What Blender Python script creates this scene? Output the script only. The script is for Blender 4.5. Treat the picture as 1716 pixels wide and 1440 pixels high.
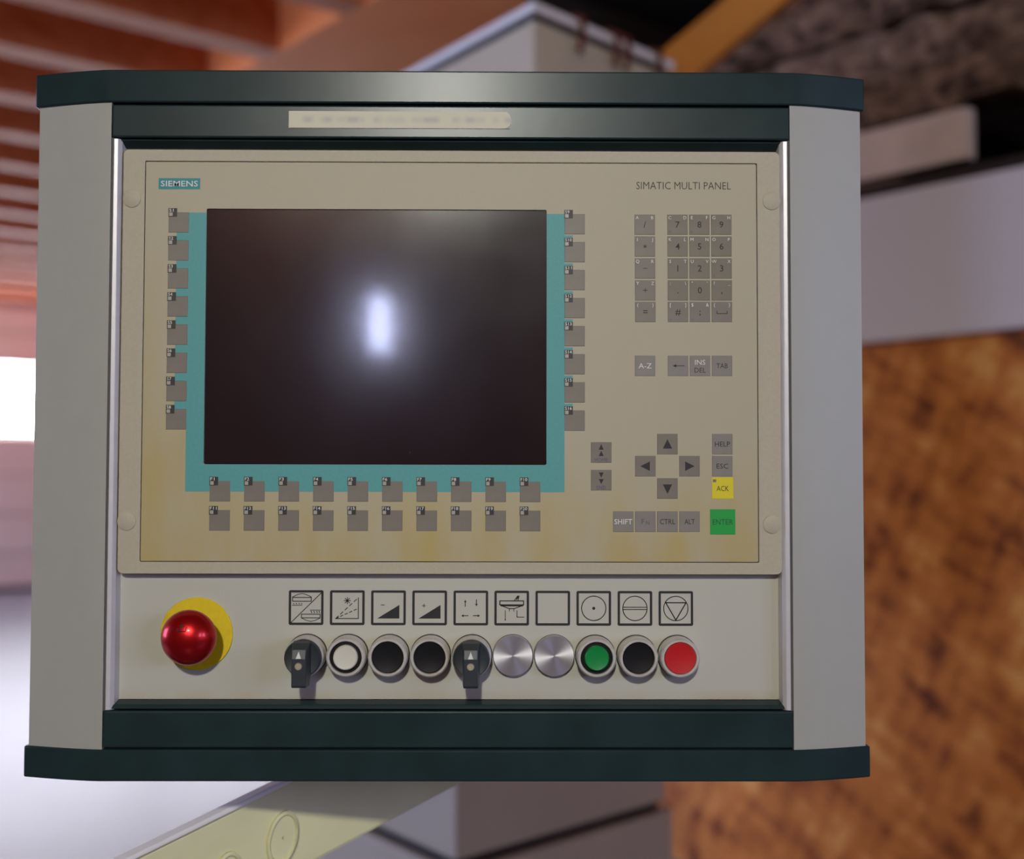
import bpy, math, random
from mathutils import Vector, Matrix
for o in list(bpy.data.objects): bpy.data.objects.remove(o)
scene = bpy.context.scene
col = scene.collection
random.seed(7)

# ------------------------------------------------------------------ camera
F_PX, CX, CY = 2050.0, 858.0, 720.0          # focal length and centre for a 1716 x 1440 frame
E = 1.20                                     # eye height above the floor
D = 0.89                                     # distance from the eye to the front of the console
PITCH, YAW, ROLL = 0.04006, 0.00774, 0.00219
_fw = Vector((math.sin(YAW)*math.cos(PITCH), math.cos(YAW)*math.cos(PITCH), math.sin(PITCH)))
_r0 = Vector((math.cos(YAW), -math.sin(YAW), 0)); _u0 = _r0.cross(_fw)
_rt = math.cos(ROLL)*_r0 + math.sin(ROLL)*_u0
_up = -math.sin(ROLL)*_r0 + math.cos(ROLL)*_u0
cd = bpy.data.cameras.new('camera'); cam = bpy.data.objects.new('camera', cd); col.objects.link(cam)
m = Matrix((_rt, _up, -_fw)).transposed().to_4x4(); m.translation = (0, 0, E); cam.matrix_world = m
cd.sensor_fit = 'HORIZONTAL'; cd.sensor_width = 36; cd.lens = F_PX*36/1716
cd.clip_start = 0.02; cd.clip_end = 200
cd.dof.use_dof = True; cd.dof.focus_distance = D + 0.003; cd.dof.aperture_fstop = 3.4
scene.camera = cam
# ------------------------------------------------------------------ world and exposure
w = bpy.data.worlds.new('world'); scene.world = w; w.use_nodes = True
bg = w.node_tree.nodes['Background']; bg.inputs[0].default_value = (0.75, 0.85, 1, 1); bg.inputs[1].default_value = 0.6
vs = scene.view_settings
vs.view_transform = 'Standard'; vs.look = 'None'; vs.gamma = 1; vs.use_curve_mapping = False; vs.exposure = -0.55
LAMP_W = 27.0            # flood lamp in front of the console
SLIT_E = 150.0            # narrow window behind the photographer
WIN_E = 15.0              # side windows of the hall
DOOR_E = 22.0             # window strip of the sectional door

def ray(px, py):
    return _fw + _rt*((px-CX)/F_PX) - _up*((py-CY)/F_PX)
def U(px, py, out=0.0):                      # measured pixel -> point on the console plane at y = D - out
    d = ray(px, py); t = (D-out)/d.y
    return d.x*t, E + d.z*t
def G(px, py, dist):                         # measured pixel -> point at a given distance into the hall
    d = ray(px, py); t = dist/d.y
    return Vector((d.x*t, dist, E + d.z*t))
A51 = math.radians(51)
UX, UY = math.sin(A51), math.cos(A51)
def H(u, v, z): return Vector((u*UX - v*UY, u*UY + v*UX, z))   # the hall stands turned to the console

# ------------------------------------------------------------------ materials
def S(c):                                    # sRGB 0..255 -> linear
    r = []
    for k in c:
        k /= 255
        r.append(k/12.92 if k <= .04045 else ((k+.055)/1.055)**2.4)
    return (*r, 1)
def mat(name, c, rough=.5, metal=0., spec=.5, var=.0, scale=30., bump=0., bscale=400., c2=None, stretch=(1,1,1), coat=0., det=4.):
    m = bpy.data.materials.new(name); m.use_nodes = True; nt = m.node_tree
    b = nt.nodes['Principled BSDF']; c = S(c)
    b.inputs['Base Color'].default_value = c; b.inputs['Roughness'].default_value = rough
    b.inputs['Metallic'].default_value = metal; b.inputs['Specular IOR Level'].default_value = spec
    b.inputs['Coat Weight'].default_value = coat
    tc = nt.nodes.new('ShaderNodeTexCoord'); mp = nt.nodes.new('ShaderNodeMapping')
    mp.inputs['Scale'].default_value = stretch; nt.links.new(tc.outputs['Object'], mp.inputs[0])
    if var or c2:
        n = nt.nodes.new('ShaderNodeTexNoise'); n.inputs['Scale'].default_value = scale; n.inputs['Detail'].default_value = det
        nt.links.new(mp.outputs[0], n.inputs[0])
        cr = nt.nodes.new('ShaderNodeValToRGB'); nt.links.new(n.outputs[0], cr.inputs[0])
        a = tuple(max(0, k*(1-var)) for k in c[:3])+(1,); bb = tuple(min(1, k*(1+var)) for k in c[:3])+(1,)
        if c2: a, bb = c, S(c2)
        cr.color_ramp.elements[0].position = .35; cr.color_ramp.elements[1].position = .65
        cr.color_ramp.elements[0].color = a; cr.color_ramp.elements[1].color = bb
        nt.links.new(cr.outputs[0], b.inputs['Base Color'])
    if bump:
        n2 = nt.nodes.new('ShaderNodeTexNoise'); n2.inputs['Scale'].default_value = bscale; n2.inputs['Detail'].default_value = 3
        nt.links.new(mp.outputs[0], n2.inputs[0])
        bp = nt.nodes.new('ShaderNodeBump'); bp.inputs['Strength'].default_value = bump; bp.inputs['Distance'].default_value = .002
        nt.links.new(n2.outputs[0], bp.inputs['Height']); nt.links.new(bp.outputs[0], b.inputs['Normal'])
    return m
def emis(name, c, e):
    m = bpy.data.materials.new(name); m.use_nodes = True; nt = m.node_tree
    b = nt.nodes['Principled BSDF']; b.inputs['Base Color'].default_value = S(c)
    b.inputs['Emission Color'].default_value = S(c); b.inputs['Emission Strength'].default_value = e
    return m

M = {}
M['column'] = mat('column_paint', (168,168,157), .42, .0, .5, var=.012, scale=60, bump=.05, bscale=1500)
M['rail'] = mat('rail_metal', (206,204,204), .35, .15, .5, var=.03, scale=80)
M['green'] = mat('dark_green_paint', (36,53,53), .27, 0, .22, var=.12, scale=25, bump=.02, bscale=60)
M['gap'] = mat('dark_gap', (18,18,18), .8)
M['greygap'] = mat('grey_gap', (88,86,84), .7)
M['bezel'] = mat('bezel_beige', (184,176,152), .55, 0, .4, var=.03, scale=500, bump=.06, bscale=1800)
M['plate'] = None
M['teal'] = mat('teal_print', (84,160,156), .5, 0, .4, var=.03, scale=500)
M['key'] = mat('key_grey', (122,115,102), .45, 0, .45, var=.05, scale=90)
M['keyn'] = mat('key_olive_grey', (118,110,92), .45, 0, .45, var=.06, scale=90)
M['keyg'] = mat('key_cool_grey', (132,127,118), .45, 0, .45, var=.04, scale=90)
M['yellow'] = mat('key_yellow', (222,206,20), .45)
M['enter'] = mat('key_green', (8,160,58), .45)
M['tag'] = mat('tag_black', (34,34,34), .5)
M['led'] = mat('led_window', (168,162,148), .4)
M['white'] = mat('print_white', (222,220,212), .6)
M['ink'] = mat('print_dark', (30,30,32), .6)
M['inkblue'] = mat('print_blue_grey', (84,82,104), .6)
M['inkgreen'] = mat('print_dark_green', (8,84,40), .6)
M['logo'] = mat('logo_teal', (20,136,140), .5)
M['black'] = mat('symbol_black', (24,24,26), .6)
M['chrome'] = mat('satin_metal', (216,213,203), .34, .45, .5, var=.06, scale=200)
M['brushed'] = mat('brushed_cap', (200,200,204), .34, .75, .5)
_b = M['brushed'].node_tree; _p = _b.nodes['Principled BSDF']; _p.inputs['Anisotropic'].default_value = .75
_t = _b.nodes.new('ShaderNodeTangent'); _t.direction_type = 'RADIAL'; _t.axis = 'Y'; _b.links.new(_t.outputs[0], _p.inputs['Tangent'])
M['blackplastic'] = mat('black_plastic', (24,25,27), .3, 0, .4)
M['knob'] = mat('knob_plastic', (48,54,58), .45, 0, .45, var=.08, scale=120)
M['whitecap'] = mat('white_cap', (216,214,196), .4)
M['greencap'] = mat('green_cap', (0,138,62), .35)
M['redcap'] = mat('red_cap', (196,26,30), .35, var=.05, scale=90)
M['stopred'] = mat('stop_red', (186,16,20), .3, .75, .6, coat=.25)
M['stopyellow'] = mat('stop_yellow', (226,196,0), .5, var=.04, scale=200)
M['brass'] = mat('screw_metal', (206,196,170), .35, .6)
M['rubber'] = mat('rubber', (30,30,30), .7)
M['cream'] = mat('cream_sheet', (222,220,172), .5, 0, .4, var=.05, scale=14)
M['creamlip'] = mat('cream_lip', (238,236,230), .4, 0, .5)
M['machine'] = mat('machine_paint', (196,186,158), .5, 0, .4, var=.05, scale=3)
M['wood'] = mat('joist_wood', (190,102,52), .5, 0, .22, c2=(206,124,74), scale=2.5, stretch=(1,6,6))
M['ply'] = mat('plywood', (250,142,72), .6, 0, .3, c2=(255,162,92), scale=2.2)
M['floor'] = mat('concrete', (86,88,102), .32, 0, .5, c2=(100,102,116), scale=1.2)
M['wallp'] = mat('wall_paint', (206,188,178), .6)
M['door'] = mat('door_panel_paint', (246,238,222), .5)
M['whiteboard'] = mat('white_board', (232,226,228), .55, var=.02, scale=3)
M['frame'] = mat('window_frame', (170,168,166), .5)
M['woodwall'] = mat('rear_wood', (150,92,52), .6, c2=(176,112,66), scale=1.5, stretch=(4,4,.6))
M['steelyellow'] = mat('yellow_steel', (192,116,8), .5, var=.12, scale=8)
M['redcord'] = mat('red_cord', (104,44,32), .7)
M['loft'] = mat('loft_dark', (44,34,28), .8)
M['paleboard'] = mat('pale_board', (224,200,178), .7, var=.1, scale=6)
M['brownboard'] = mat('brown_board', (136,96,64), .7, var=.15, scale=6)
for k, (a, b) in enumerate((((58,40,28),(138,108,82)), ((80,58,42),(150,120,94)), ((52,36,26),(124,86,58)))):
    M['slab%d' % k] = mat('rough_slab_%d' % k, a, .85, 0, .2, c2=b, scale=7, stretch=(1,3,3), bump=1, bscale=40)

def osb():
    m = bpy.data.materials.new('osb_board'); m.use_nodes = True; nt = m.node_tree; L = nt.links
    b = nt.nodes['Principled BSDF']; b.inputs['Roughness'].default_value = .6; b.inputs['Specular IOR Level'].default_value = .3
    tc = nt.nodes.new('ShaderNodeTexCoord'); acc = None
    vr = nt.nodes.new('ShaderNodeVectorRotate'); vr.rotation_type = 'Z_AXIS'; vr.inputs['Angle'].default_value = -(math.pi/2-A51) ; L.new(tc.outputs['Object'], vr.inputs[0])
    def noise(rot, st, sc, det):
        mp = nt.nodes.new('ShaderNodeMapping'); mp.vector_type = 'TEXTURE'; mp.inputs['Rotation'].default_value = (rot, 0, 0); mp.inputs['Scale'].default_value = st
        L.new(vr.outputs[0], mp.inputs[0])
        n = nt.nodes.new('ShaderNodeTexNoise'); n.inputs['Scale'].default_value = sc; n.inputs['Detail'].default_value = det; n.inputs['Roughness'].default_value = .6
        L.new(mp.outputs[0], n.inputs[0]); return n.outputs[0]
    for rot, st, sc, det in ((.5, (1, 4, 1), 24, 2), (2.0, (1, 3.5, 1), 21, 2), (0, (1,1,1), 7, 5)):
        n = noise(rot, st, sc, det)
        if acc is None: acc = n
        else:
            a = nt.nodes.new('ShaderNodeMath'); a.operation = 'ADD'; L.new(acc, a.inputs[0]); L.new(n, a.inputs[1]); acc = a.outputs[0]
    d = nt.nodes.new('ShaderNodeMath'); d.operation = 'MULTIPLY'; d.inputs[1].default_value = 1/3; L.new(acc, d.inputs[0])
    cr = nt.nodes.new('ShaderNodeValToRGB'); L.new(d.outputs[0], cr.inputs[0]); e = cr.color_ramp.elements
    e[0].position = .38; e[0].color = S((118,62,26)); e[1].position = .62; e[1].color = S((246,180,98))
    k = e.new(.47); k.color = S((200,118,52)); k = e.new(.54); k.color = S((224,142,66))
    L.new(cr.outputs[0], b.inputs['Base Color'])
    return m
M['osb'] = osb()

def stained(name, base, stain, amt, zlo, zhi, xlo, xhi, rough):
    # beige print film / painted plate with yellowed grease stains: patches of their own shape, strongest low and left
    m = bpy.data.materials.new(name); m.use_nodes = True; nt = m.node_tree; L = nt.links
    b = nt.nodes['Principled BSDF']; b.inputs['Roughness'].default_value = rough; b.inputs['Specular IOR Level'].default_value = .4
    tc = nt.nodes.new('ShaderNodeTexCoord'); sx = nt.nodes.new('ShaderNodeSeparateXYZ'); L.new(tc.outputs['Object'], sx.inputs[0])
    def mr(o, a, c):
        r = nt.nodes.new('ShaderNodeMapRange'); r.inputs[1].default_value = a; r.inputs[2].default_value = c
        L.new(o, r.inputs[0]); return r.outputs[0]
    gz = mr(sx.outputs[2], zhi, zlo); gx = mr(sx.outputs[0], xhi, xlo)
    lo_ = nt.nodes.new('ShaderNodeMath'); lo_.operation = 'MULTIPLY'; L.new(gx, lo_.inputs[0]); L.new(mr(sx.outputs[2], .09, -.01), lo_.inputs[1])
    mx = nt.nodes.new('ShaderNodeMath'); mx.operation = 'MAXIMUM'; L.new(gz, mx.inputs[0]); L.new(lo_.outputs[0], mx.inputs[1])
    mp = nt.nodes.new('ShaderNodeMapping'); mp.inputs['Scale'].default_value = (1, 1, .3); L.new(tc.outputs['Object'], mp.inputs[0])
    n = nt.nodes.new('ShaderNodeTexNoise'); n.inputs['Scale'].default_value = 26; n.inputs['Detail'].default_value = 3; L.new(mp.outputs[0], n.inputs[0])
    ns = mr(n.outputs[0], .3, .68)
    p = nt.nodes.new('ShaderNodeMath'); p.operation = 'MULTIPLY'; L.new(mx.outputs[0], p.inputs[0]); L.new(ns, p.inputs[1])
    q = nt.nodes.new('ShaderNodeMath'); q.operation = 'MULTIPLY'; q.inputs[1].default_value = amt; L.new(p.outputs[0], q.inputs[0])
    mix = nt.nodes.new('ShaderNodeMix'); mix.data_type = 'RGBA'; L.new(q.outputs[0], mix.inputs[0])
    mix.inputs[6].default_value = S(base); mix.inputs[7].default_value = S(stain)
    L.new(mix.outputs[2], b.inputs['Base Color'])
    n2 = nt.nodes.new('ShaderNodeTexNoise'); n2.inputs['Scale'].default_value = 1500; L.new(tc.outputs['Object'], n2.inputs[0])
    bp = nt.nodes.new('ShaderNodeBump'); bp.inputs['Strength'].default_value = .06; bp.inputs['Distance'].default_value = .002
    L.new(n2.outputs[0], bp.inputs['Height']); L.new(bp.outputs[0], b.inputs['Normal'])
    return m
M['film'] = stained('film_beige', (180,172,145), (180,160,88), .95, -.14, -.06, -.235, -.10, .5)
M['plate'] = stained('plate_paint', (190,189,174), (172,150,92), .8, -.052, -.036, -.30, -.26, .45)

def screen_mat():
    m = mat('screen_glass', (30,25,30), .2, 0, .5)
    nt = m.node_tree; b = nt.nodes['Principled BSDF']
    tc = nt.nodes.new('ShaderNodeTexCoord'); n = nt.nodes.new('ShaderNodeTexNoise'); n.inputs['Scale'].default_value = 14; n.inputs['Detail'].default_value = 6
    nt.links.new(tc.outputs['Object'], n.inputs[0])
    r = nt.nodes.new('ShaderNodeMapRange'); r.inputs[1].default_value = .3; r.inputs[2].default_value = .7; r.inputs[3].default_value = .12; r.inputs[4].default_value = .15
    nt.links.new(n.outputs[0], r.inputs[0]); nt.links.new(r.outputs[0], b.inputs['Roughness'])
    b.inputs['Specular IOR Level'].default_value = .6; b.inputs['Coat Weight'].default_value = .7; b.inputs['Coat Roughness'].default_value = .06
    # dust specks stuck on the glass
    v = nt.nodes.new('ShaderNodeTexVoronoi'); v.inputs['Scale'].default_value = 70; nt.links.new(tc.outputs['Object'], v.inputs[0])
    lt = nt.nodes.new('ShaderNodeMath'); lt.operation = 'LESS_THAN'; lt.inputs[1].default_value = .02; nt.links.new(v.outputs['Distance'], lt.inputs[0])
    sp = nt.nodes.new('ShaderNodeSeparateColor'); nt.links.new(v.outputs['Color'], sp.inputs[0])
    gt = nt.nodes.new('ShaderNodeMath'); gt.operation = 'GREATER_THAN'; gt.inputs[1].default_value = .6; nt.links.new(sp.outputs[0], gt.inputs[0])
    mu = nt.nodes.new('ShaderNodeMath'); mu.operation = 'MULTIPLY'; nt.links.new(lt.outputs[0], mu.inputs[0]); nt.links.new(gt.outputs[0], mu.inputs[1])
    mix = nt.nodes.new('ShaderNodeMix'); mix.data_type = 'RGBA'; nt.links.new(mu.outputs[0], mix.inputs[0])
    mix.inputs[6].default_value = S((30,25,30)); mix.inputs[7].default_value = S((120,118,126))
    nt.links.new(mix.outputs[2], b.inputs['Base Color'])
    return m
M['screen'] = screen_mat()
def strip_mat():
    m = mat('name_strip', (206,202,176), .5)
    nt = m.node_tree; b = nt.nodes['Principled BSDF']; L = nt.links
    tc = nt.nodes.new('ShaderNodeTexCoord'); mp = nt.nodes.new('ShaderNodeMapping'); mp.inputs['Scale'].default_value = (1, 1, .1); L.new(tc.outputs['Object'], mp.inputs[0])
    n = nt.nodes.new('ShaderNodeTexNoise'); n.inputs['Scale'].default_value = 70; n.inputs['Detail'].default_value = 1; L.new(mp.outputs[0], n.inputs[0])
    sx = nt.nodes.new('ShaderNodeSeparateXYZ'); L.new(tc.outputs['Object'], sx.inputs[0])
    ab = nt.nodes.new('ShaderNodeMath'); ab.operation = 'ABSOLUTE'; L.new(sx.outputs[2], ab.inputs[0])
    r = nt.nodes.new('ShaderNodeMapRange'); r.inputs[1].default_value = .0035; r.inputs[2].default_value = .0005; L.new(ab.outputs[0], r.inputs[0])
    r2 = nt.nodes.new('ShaderNodeMapRange'); r2.inputs[1].default_value = .42; r2.inputs[2].default_value = .6; L.new(n.outputs[0], r2.inputs[0])
    p = nt.nodes.new('ShaderNodeMath'); p.operation = 'MULTIPLY'; L.new(r.outputs[0], p.inputs[0]); L.new(r2.outputs[0], p.inputs[1])
    q = nt.nodes.new('ShaderNodeMath'); q.operation = 'MULTIPLY'; q.inputs[1].default_value = .6; L.new(p.outputs[0], q.inputs[0])
    mix = nt.nodes.new('ShaderNodeMix'); mix.data_type = 'RGBA'; L.new(q.outputs[0], mix.inputs[0])
    mix.inputs[6].default_value = S((206,202,176)); mix.inputs[7].default_value = S((160,158,158)); L.new(mix.outputs[2], b.inputs['Base Color'])
    return m
M['strip'] = strip_mat()
M['pane'] = emis('daylight_pane', (236,240,255), DOOR_E)
M['panew'] = emis('daylight_side_pane', (184,200,255), WIN_E)
M['panes'] = emis('daylight_slit_pane', (206,214,255), SLIT_E)
M['lens'] = emis('lamp_lens', (255,250,240), 3.0)

# ------------------------------------------------------------------ building helpers
ORG = {}
def tag(o, label=None, cat=None, group=None, kind=None):
    if label: o['label'] = label
    if cat: o['category'] = cat
    if group: o['group'] = group
    if kind: o['kind'] = kind
    return o
def empty(name, loc, label=None, cat=None, group=None, kind=None):
    o = bpy.data.objects.new(name, None); o.empty_display_size = .05; col.objects.link(o)
    o.location = loc; ORG[o.name] = Vector(loc); return tag(o, label, cat, group, kind)
class MB:
    def __init__(s): s.v = []; s.f = []
    def add(s, vs, fs):
        n = len(s.v); s.v += [Vector(p) for p in vs]; s.f += [tuple(i+n for i in f) for f in fs]; return s
    def hexa(s, p):                                   # 8 corners: bottom 0-3, top 4-7
        return s.add(p, [(3,2,1,0),(4,5,6,7),(0,1,5,4),(1,2,6,5),(2,3,7,6),(3,0,4,7)])
    def box(s, x0, x1, y0, y1, z0, z1):
        return s.hexa([(x0,y0,z0),(x1,y0,z0),(x1,y1,z0),(x0,y1,z0),(x0,y0,z1),(x1,y0,z1),(x1,y1,z1),(x0,y1,z1)])
    def ubox(s, u0, u1, v0, v1, z0, z1):              # box along the hall's axes
        return s.hexa([H(u0,v0,z0),H(u1,v0,z0),H(u1,v1,z0),H(u0,v1,z0),H(u0,v0,z1),H(u1,v0,z1),H(u1,v1,z1),H(u0,v1,z1)])
    def prism(s, pts, a, b, fn):                      # polygon pts extruded from a to b, fn(p, t) -> point
        n = len(pts); vs = [fn(p, a) for p in pts]+[fn(p, b) for p in pts]
        fs = [tuple(range(n-1,-1,-1)), tuple(range(n, 2*n))]+[(i,(i+1)%n,(i+1)%n+n,i+n) for i in range(n)]
        return s.add(vs, fs)
    def ring(s, A, B, yf, yb):                        # frame between loops A (outer) and B (inner) of (x,z), front yf, back yb
        n = len(A); vs = [(p[0],yf,p[1]) for p in A]+[(p[0],yf,p[1]) for p in B]+[(p[0],yb,p[1]) for p in A]+[(p[0],yb,p[1]) for p in B]
        fs = []
        for i in range(n):
            j = (i+1) % n
            fs += [(i,j,n+j,n+i),(2*n+i,3*n+i,3*n+j,2*n+j),(i,2*n+i,2*n+j,j),(n+i,n+j,3*n+j,3*n+i)]
        return s.add(vs, fs)
    def lathe(s, prof, cx, cz, y0, n=48, rx=None):    # prof: (radius, height out of the plate); axis along -y
        vs = []; fs = []; k = len(prof)
        for r, h in prof:
            for i in range(n):
                a = 2*math.pi*i/n; vs.append((cx+r*math.cos(a), y0-h, cz+r*math.sin(a)))
        for j in range(k-1):
            for i in range(n):
                fs.append((j*n+i, j*n+(i+1)%n, (j+1)*n+(i+1)%n, (j+1)*n+i))
        fs.append(tuple(range((k-1)*n, k*n)))
        return s.add(vs, fs)
    def poly(s, pts, y):                              # flat polygon of (x,z), facing the camera side
        return s.add([(p[0],y,p[1]) for p in pts], [tuple(range(len(pts)))])
    def rect(s, x0, x1, z0, z1, y): return s.poly([(x0,z0),(x1,z0),(x1,z1),(x0,z1)], y)
    def stroke(s, pts, wd, y, close=False):           # printed line
        if close: pts = list(pts)+[pts[0]]
        for a, b in zip(pts, pts[1:]):
            dx, dz = b[0]-a[0], b[1]-a[1]; l = math.hypot(dx, dz) or 1; dx, dz = dx/l*wd/2, dz/l*wd/2
            s.poly([(a[0]-dx-(-dz), a[1]-dz-dx), (a[0]-dx-dz, a[1]-dz+dx), (b[0]+dx-dz, b[1]+dz+dx), (b[0]+dx+dz, b[1]+dz-dx)], y)
        return s
    def tube(s, pts, r, n=10):
        pts = [Vector(p) for p in pts]; vs = []; fs = []
        for i, p in enumerate(pts):
            t = (pts[min(i+1,len(pts)-1)]-pts[max(i-1,0)]).normalized()
            a = t.cross(Vector((0,0,1)) if abs(t.z) < .9 else Vector((1,0,0))).normalized(); b = t.cross(a)
            for k in range(n):
                q = 2*math.pi*k/n; vs.append(p+a*r*math.cos(q)+b*r*math.sin(q))
        for i in range(len(pts)-1):
            for k in range(n): fs.append((i*n+k, i*n+(k+1)%n, (i+1)*n+(k+1)%n, (i+1)*n+k))
        fs += [tuple(range(n-1,-1,-1)), tuple(range((len(pts)-1)*n, len(pts)*n))]
        return s.add(vs, fs)
    def build(s, name, m, parent=None, smooth=False, bevel=0., label=None, cat=None, group=None, kind=None, org=None):
        if org is None:
            lo = [min(p[i] for p in s.v) for i in range(3)]; hi = [max(p[i] for p in s.v) for i in range(3)]
            org = Vector([(a+b)/2 for a, b in zip(lo, hi)])
        org = Vector(org)
        me = bpy.data.meshes.new(name); me.from_pydata([p-org for p in s.v], [], s.f); me.validate(); me.update()
        import bmesh
        bm = bmesh.new(); bm.from_mesh(me); bmesh.ops.recalc_face_normals(bm, faces=bm.faces)
        bm.to_mesh(me); bm.free()
        me.materials.append(M[m] if isinstance(m, str) else m)
        o = bpy.data.objects.new(name, me); col.objects.link(o)
        if parent: o.parent = parent; o.location = org-ORG[parent.name]
        else: o.location = org
        ORG[o.name] = org
        if smooth:
            for p in me.polygons: p.use_smooth = True
            try: me.set_sharp_from_angle(angle=math.radians(32))
            except Exception: pass
        if bevel:
            b = o.modifiers.new('bevel', 'BEVEL'); b.width = bevel; b.segments = 2; b.limit_method = 'ANGLE'; b.angle_limit = math.radians(40)
        return tag(o, label, cat, group, kind)
def rrect(x0, x1, z0, z1, r, n=6):
    pts = []
    for cx, cz, a0 in ((x1-r,z1-r,0),(x0+r,z1-r,90),(x0+r,z0+r,180),(x1-r,z0+r,270)):
        for i in range(n+1):
            a = math.radians(a0+90*i/n); pts.append((cx+r*math.cos(a), cz+r*math.sin(a)))
    return pts
def circ(cx, cz, r, n=32): return [(cx+r*math.cos(2*math.pi*i/n), cz+r*math.sin(2*math.pi*i/n)) for i in range(n)]

_tc = {}
def glyphs(body, bold):
    k = (body, bold)
    if k not in _tc:
        cu = bpy.data.curves.new('lettering', 'FONT'); cu.body = body; cu.size = 1; cu.resolution_u = 2; cu.offset = bold; cu.align_x = 'CENTER'
        o = bpy.data.objects.new('lettering', cu); col.objects.link(o)
        dg = bpy.context.evaluated_depsgraph_get(); dg.update()
        me = bpy.data.meshes.new_from_object(o.evaluated_get(dg))
        _tc[k] = ([v.co.copy() for v in me.vertices], [tuple(p.vertices) for p in me.polygons])
        bpy.data.objects.remove(o); bpy.data.curves.remove(cu); bpy.data.meshes.remove(me)
    return _tc[k]
_cap = max(v.y for v in glyphs('H', 0)[0])
def text(mb, body, cx, cz, h, y, wd=None, bold=0., sq=1.):
    vs, fs = glyphs(body, bold)
    if not vs: return mb
    x0 = min(v.x for v in vs); x1 = max(v.x for v in vs); k = h/_cap
    kx = wd/(x1-x0) if wd else k*sq
    return mb.add([(cx+(v.x-(x0+x1)/2)*kx, y, cz-h/2+v.y*k) for v in vs], fs)

# ================================================================== THE HALL
ZC = E+1.82                                   # underside of the joists
MB().ubox(-3.32, 12, -4.3, 13.6, -.1, 0).build('floor', 'floor', kind='structure')
ceil = MB().ubox(-3.5, 12, -4.5, 13.8, ZC+.32, ZC+.4).build('ceiling', 'wood', kind='structure')
v = -4.1; k = 0
while v < 13.3:
    MB().ubox(-3.4, 2.5 if v < 6.1 else 11.9, v, v+.15, ZC, ZC+.32).build('joist', 'wood', ceil); v += .67
MB().ubox(2.5, 2.56, -4.3, 6.1, ZC, ZC+.32).build('rim_beam', 'ply', ceil)
MB().ubox(2.56, 11.9, 3.45, 6.1, ZC, ZC+.05).build('plywood_soffit', 'ply', ceil)
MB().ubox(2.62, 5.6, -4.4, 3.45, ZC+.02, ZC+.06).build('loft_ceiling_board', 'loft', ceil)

wr = MB().ubox(2.88, 3.0, -4.3, 3.45, 0, E+.77).build('wall_right', 'osb', kind='structure')
MB().ubox(2.84, 2.88, -4.3, 3.3, E+.370, E+.765).build('trim_1', 'whiteboard', bevel=.004, kind='structure')
MB().ubox(11.9, 12.1, -4.3, 13.6, 0, ZC+.3).build('wall_far', 'wallp', kind='structure')
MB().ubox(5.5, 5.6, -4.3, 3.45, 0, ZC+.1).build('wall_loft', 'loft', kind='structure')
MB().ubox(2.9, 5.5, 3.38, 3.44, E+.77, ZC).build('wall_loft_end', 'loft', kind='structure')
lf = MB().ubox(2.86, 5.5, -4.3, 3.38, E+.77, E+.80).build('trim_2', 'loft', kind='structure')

# wall behind the photographer and the side wall with daylight windows
def wall_with_holes(name, axis, pos, th, a0, a1, z1, holes, m):
    mb = MB(); cuts = sorted(holes); a = a0
    put = (lambda p,q,r,s: mb.ubox(pos, pos+th, p, q, r, s)) if axis == 'u' else (lambda p,q,r,s: mb.ubox(p, q, pos, pos+th, r, s))
    for h0, h1, b0, b1 in cuts:
        put(a, h0, 0, z1); put(h0, h1, 0, b0); put(h0, h1, b1, z1); a = h1
    put(a, a1, 0, z1)
    return mb.build(name, m, kind='structure')
SL = (-3.23, -3.04, E+.62, E+.98)
wins = [SL]+[(v0, v0+1.7, E-.3, E+1.45) for v0 in (3.3, 5.4, 7.6)]+[(9.7, 11.4, E-.8, E+1.7), (11.6, 13.3, E-.8, E+1.7)]  # far pair, out of view, added and made taller to brighten door and floor
wall_with_holes('wall_left', 'u', -3.44, .12, -4.3, 13.6, ZC+.32, wins, 'woodwall')
rear = [(.1, 1.0, E+.1, E+1.2), (1.4, 2.6, E+.1, E+1.2)]
wall_with_holes('wall_rear', 'v', -4.42, .12, -3.44, 12, ZC+.32, rear, 'woodwall')
def window(i, put, h0, h1, b0, b1, pane, at):
    t = empty('window_%d' % (i+1), at((h0+h1)/2, b0), kind='structure')
    fr = MB(); q = .03; mv = (h0+h1)/2
    for a, b, c, d in ((h0,h0+q,b0,b1), (h1-q,h1,b0,b1), (h0+q,h1-q,b0,b0+q), (h0+q,h1-q,b1-q,b1), (mv-.012,mv+.012,b0+q,b1-q)):
        put(fr, .03, .09, a, b, c, d)
    fr.build('window_frame', 'frame', t)
    for a, b in ((h0+q, mv-.012), (mv+.012, h1-q)):
        p = MB(); put(p, .055, .06, a, b, b0+q, b1-q); p.build('pane', pane, t)
pl_ = lambda mb, d0, d1, a, b, c, d: mb.ubox(-3.44+d0, -3.44+d1, a, b, c, d)
pr_ = lambda mb, d0, d1, a, b, c, d: mb.ubox(a, b, -4.42+d0, -4.42+d1, c, d)
for i, h in enumerate(wins): window(i, pl_, *h, 'panes' if i == 0 else 'panew', lambda a, z: H(-3.38, a, z))
for i, h in enumerate(rear): window(i+len(wins), pr_, *h, 'panew', lambda a, z: H(a, -4.36, z))

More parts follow.
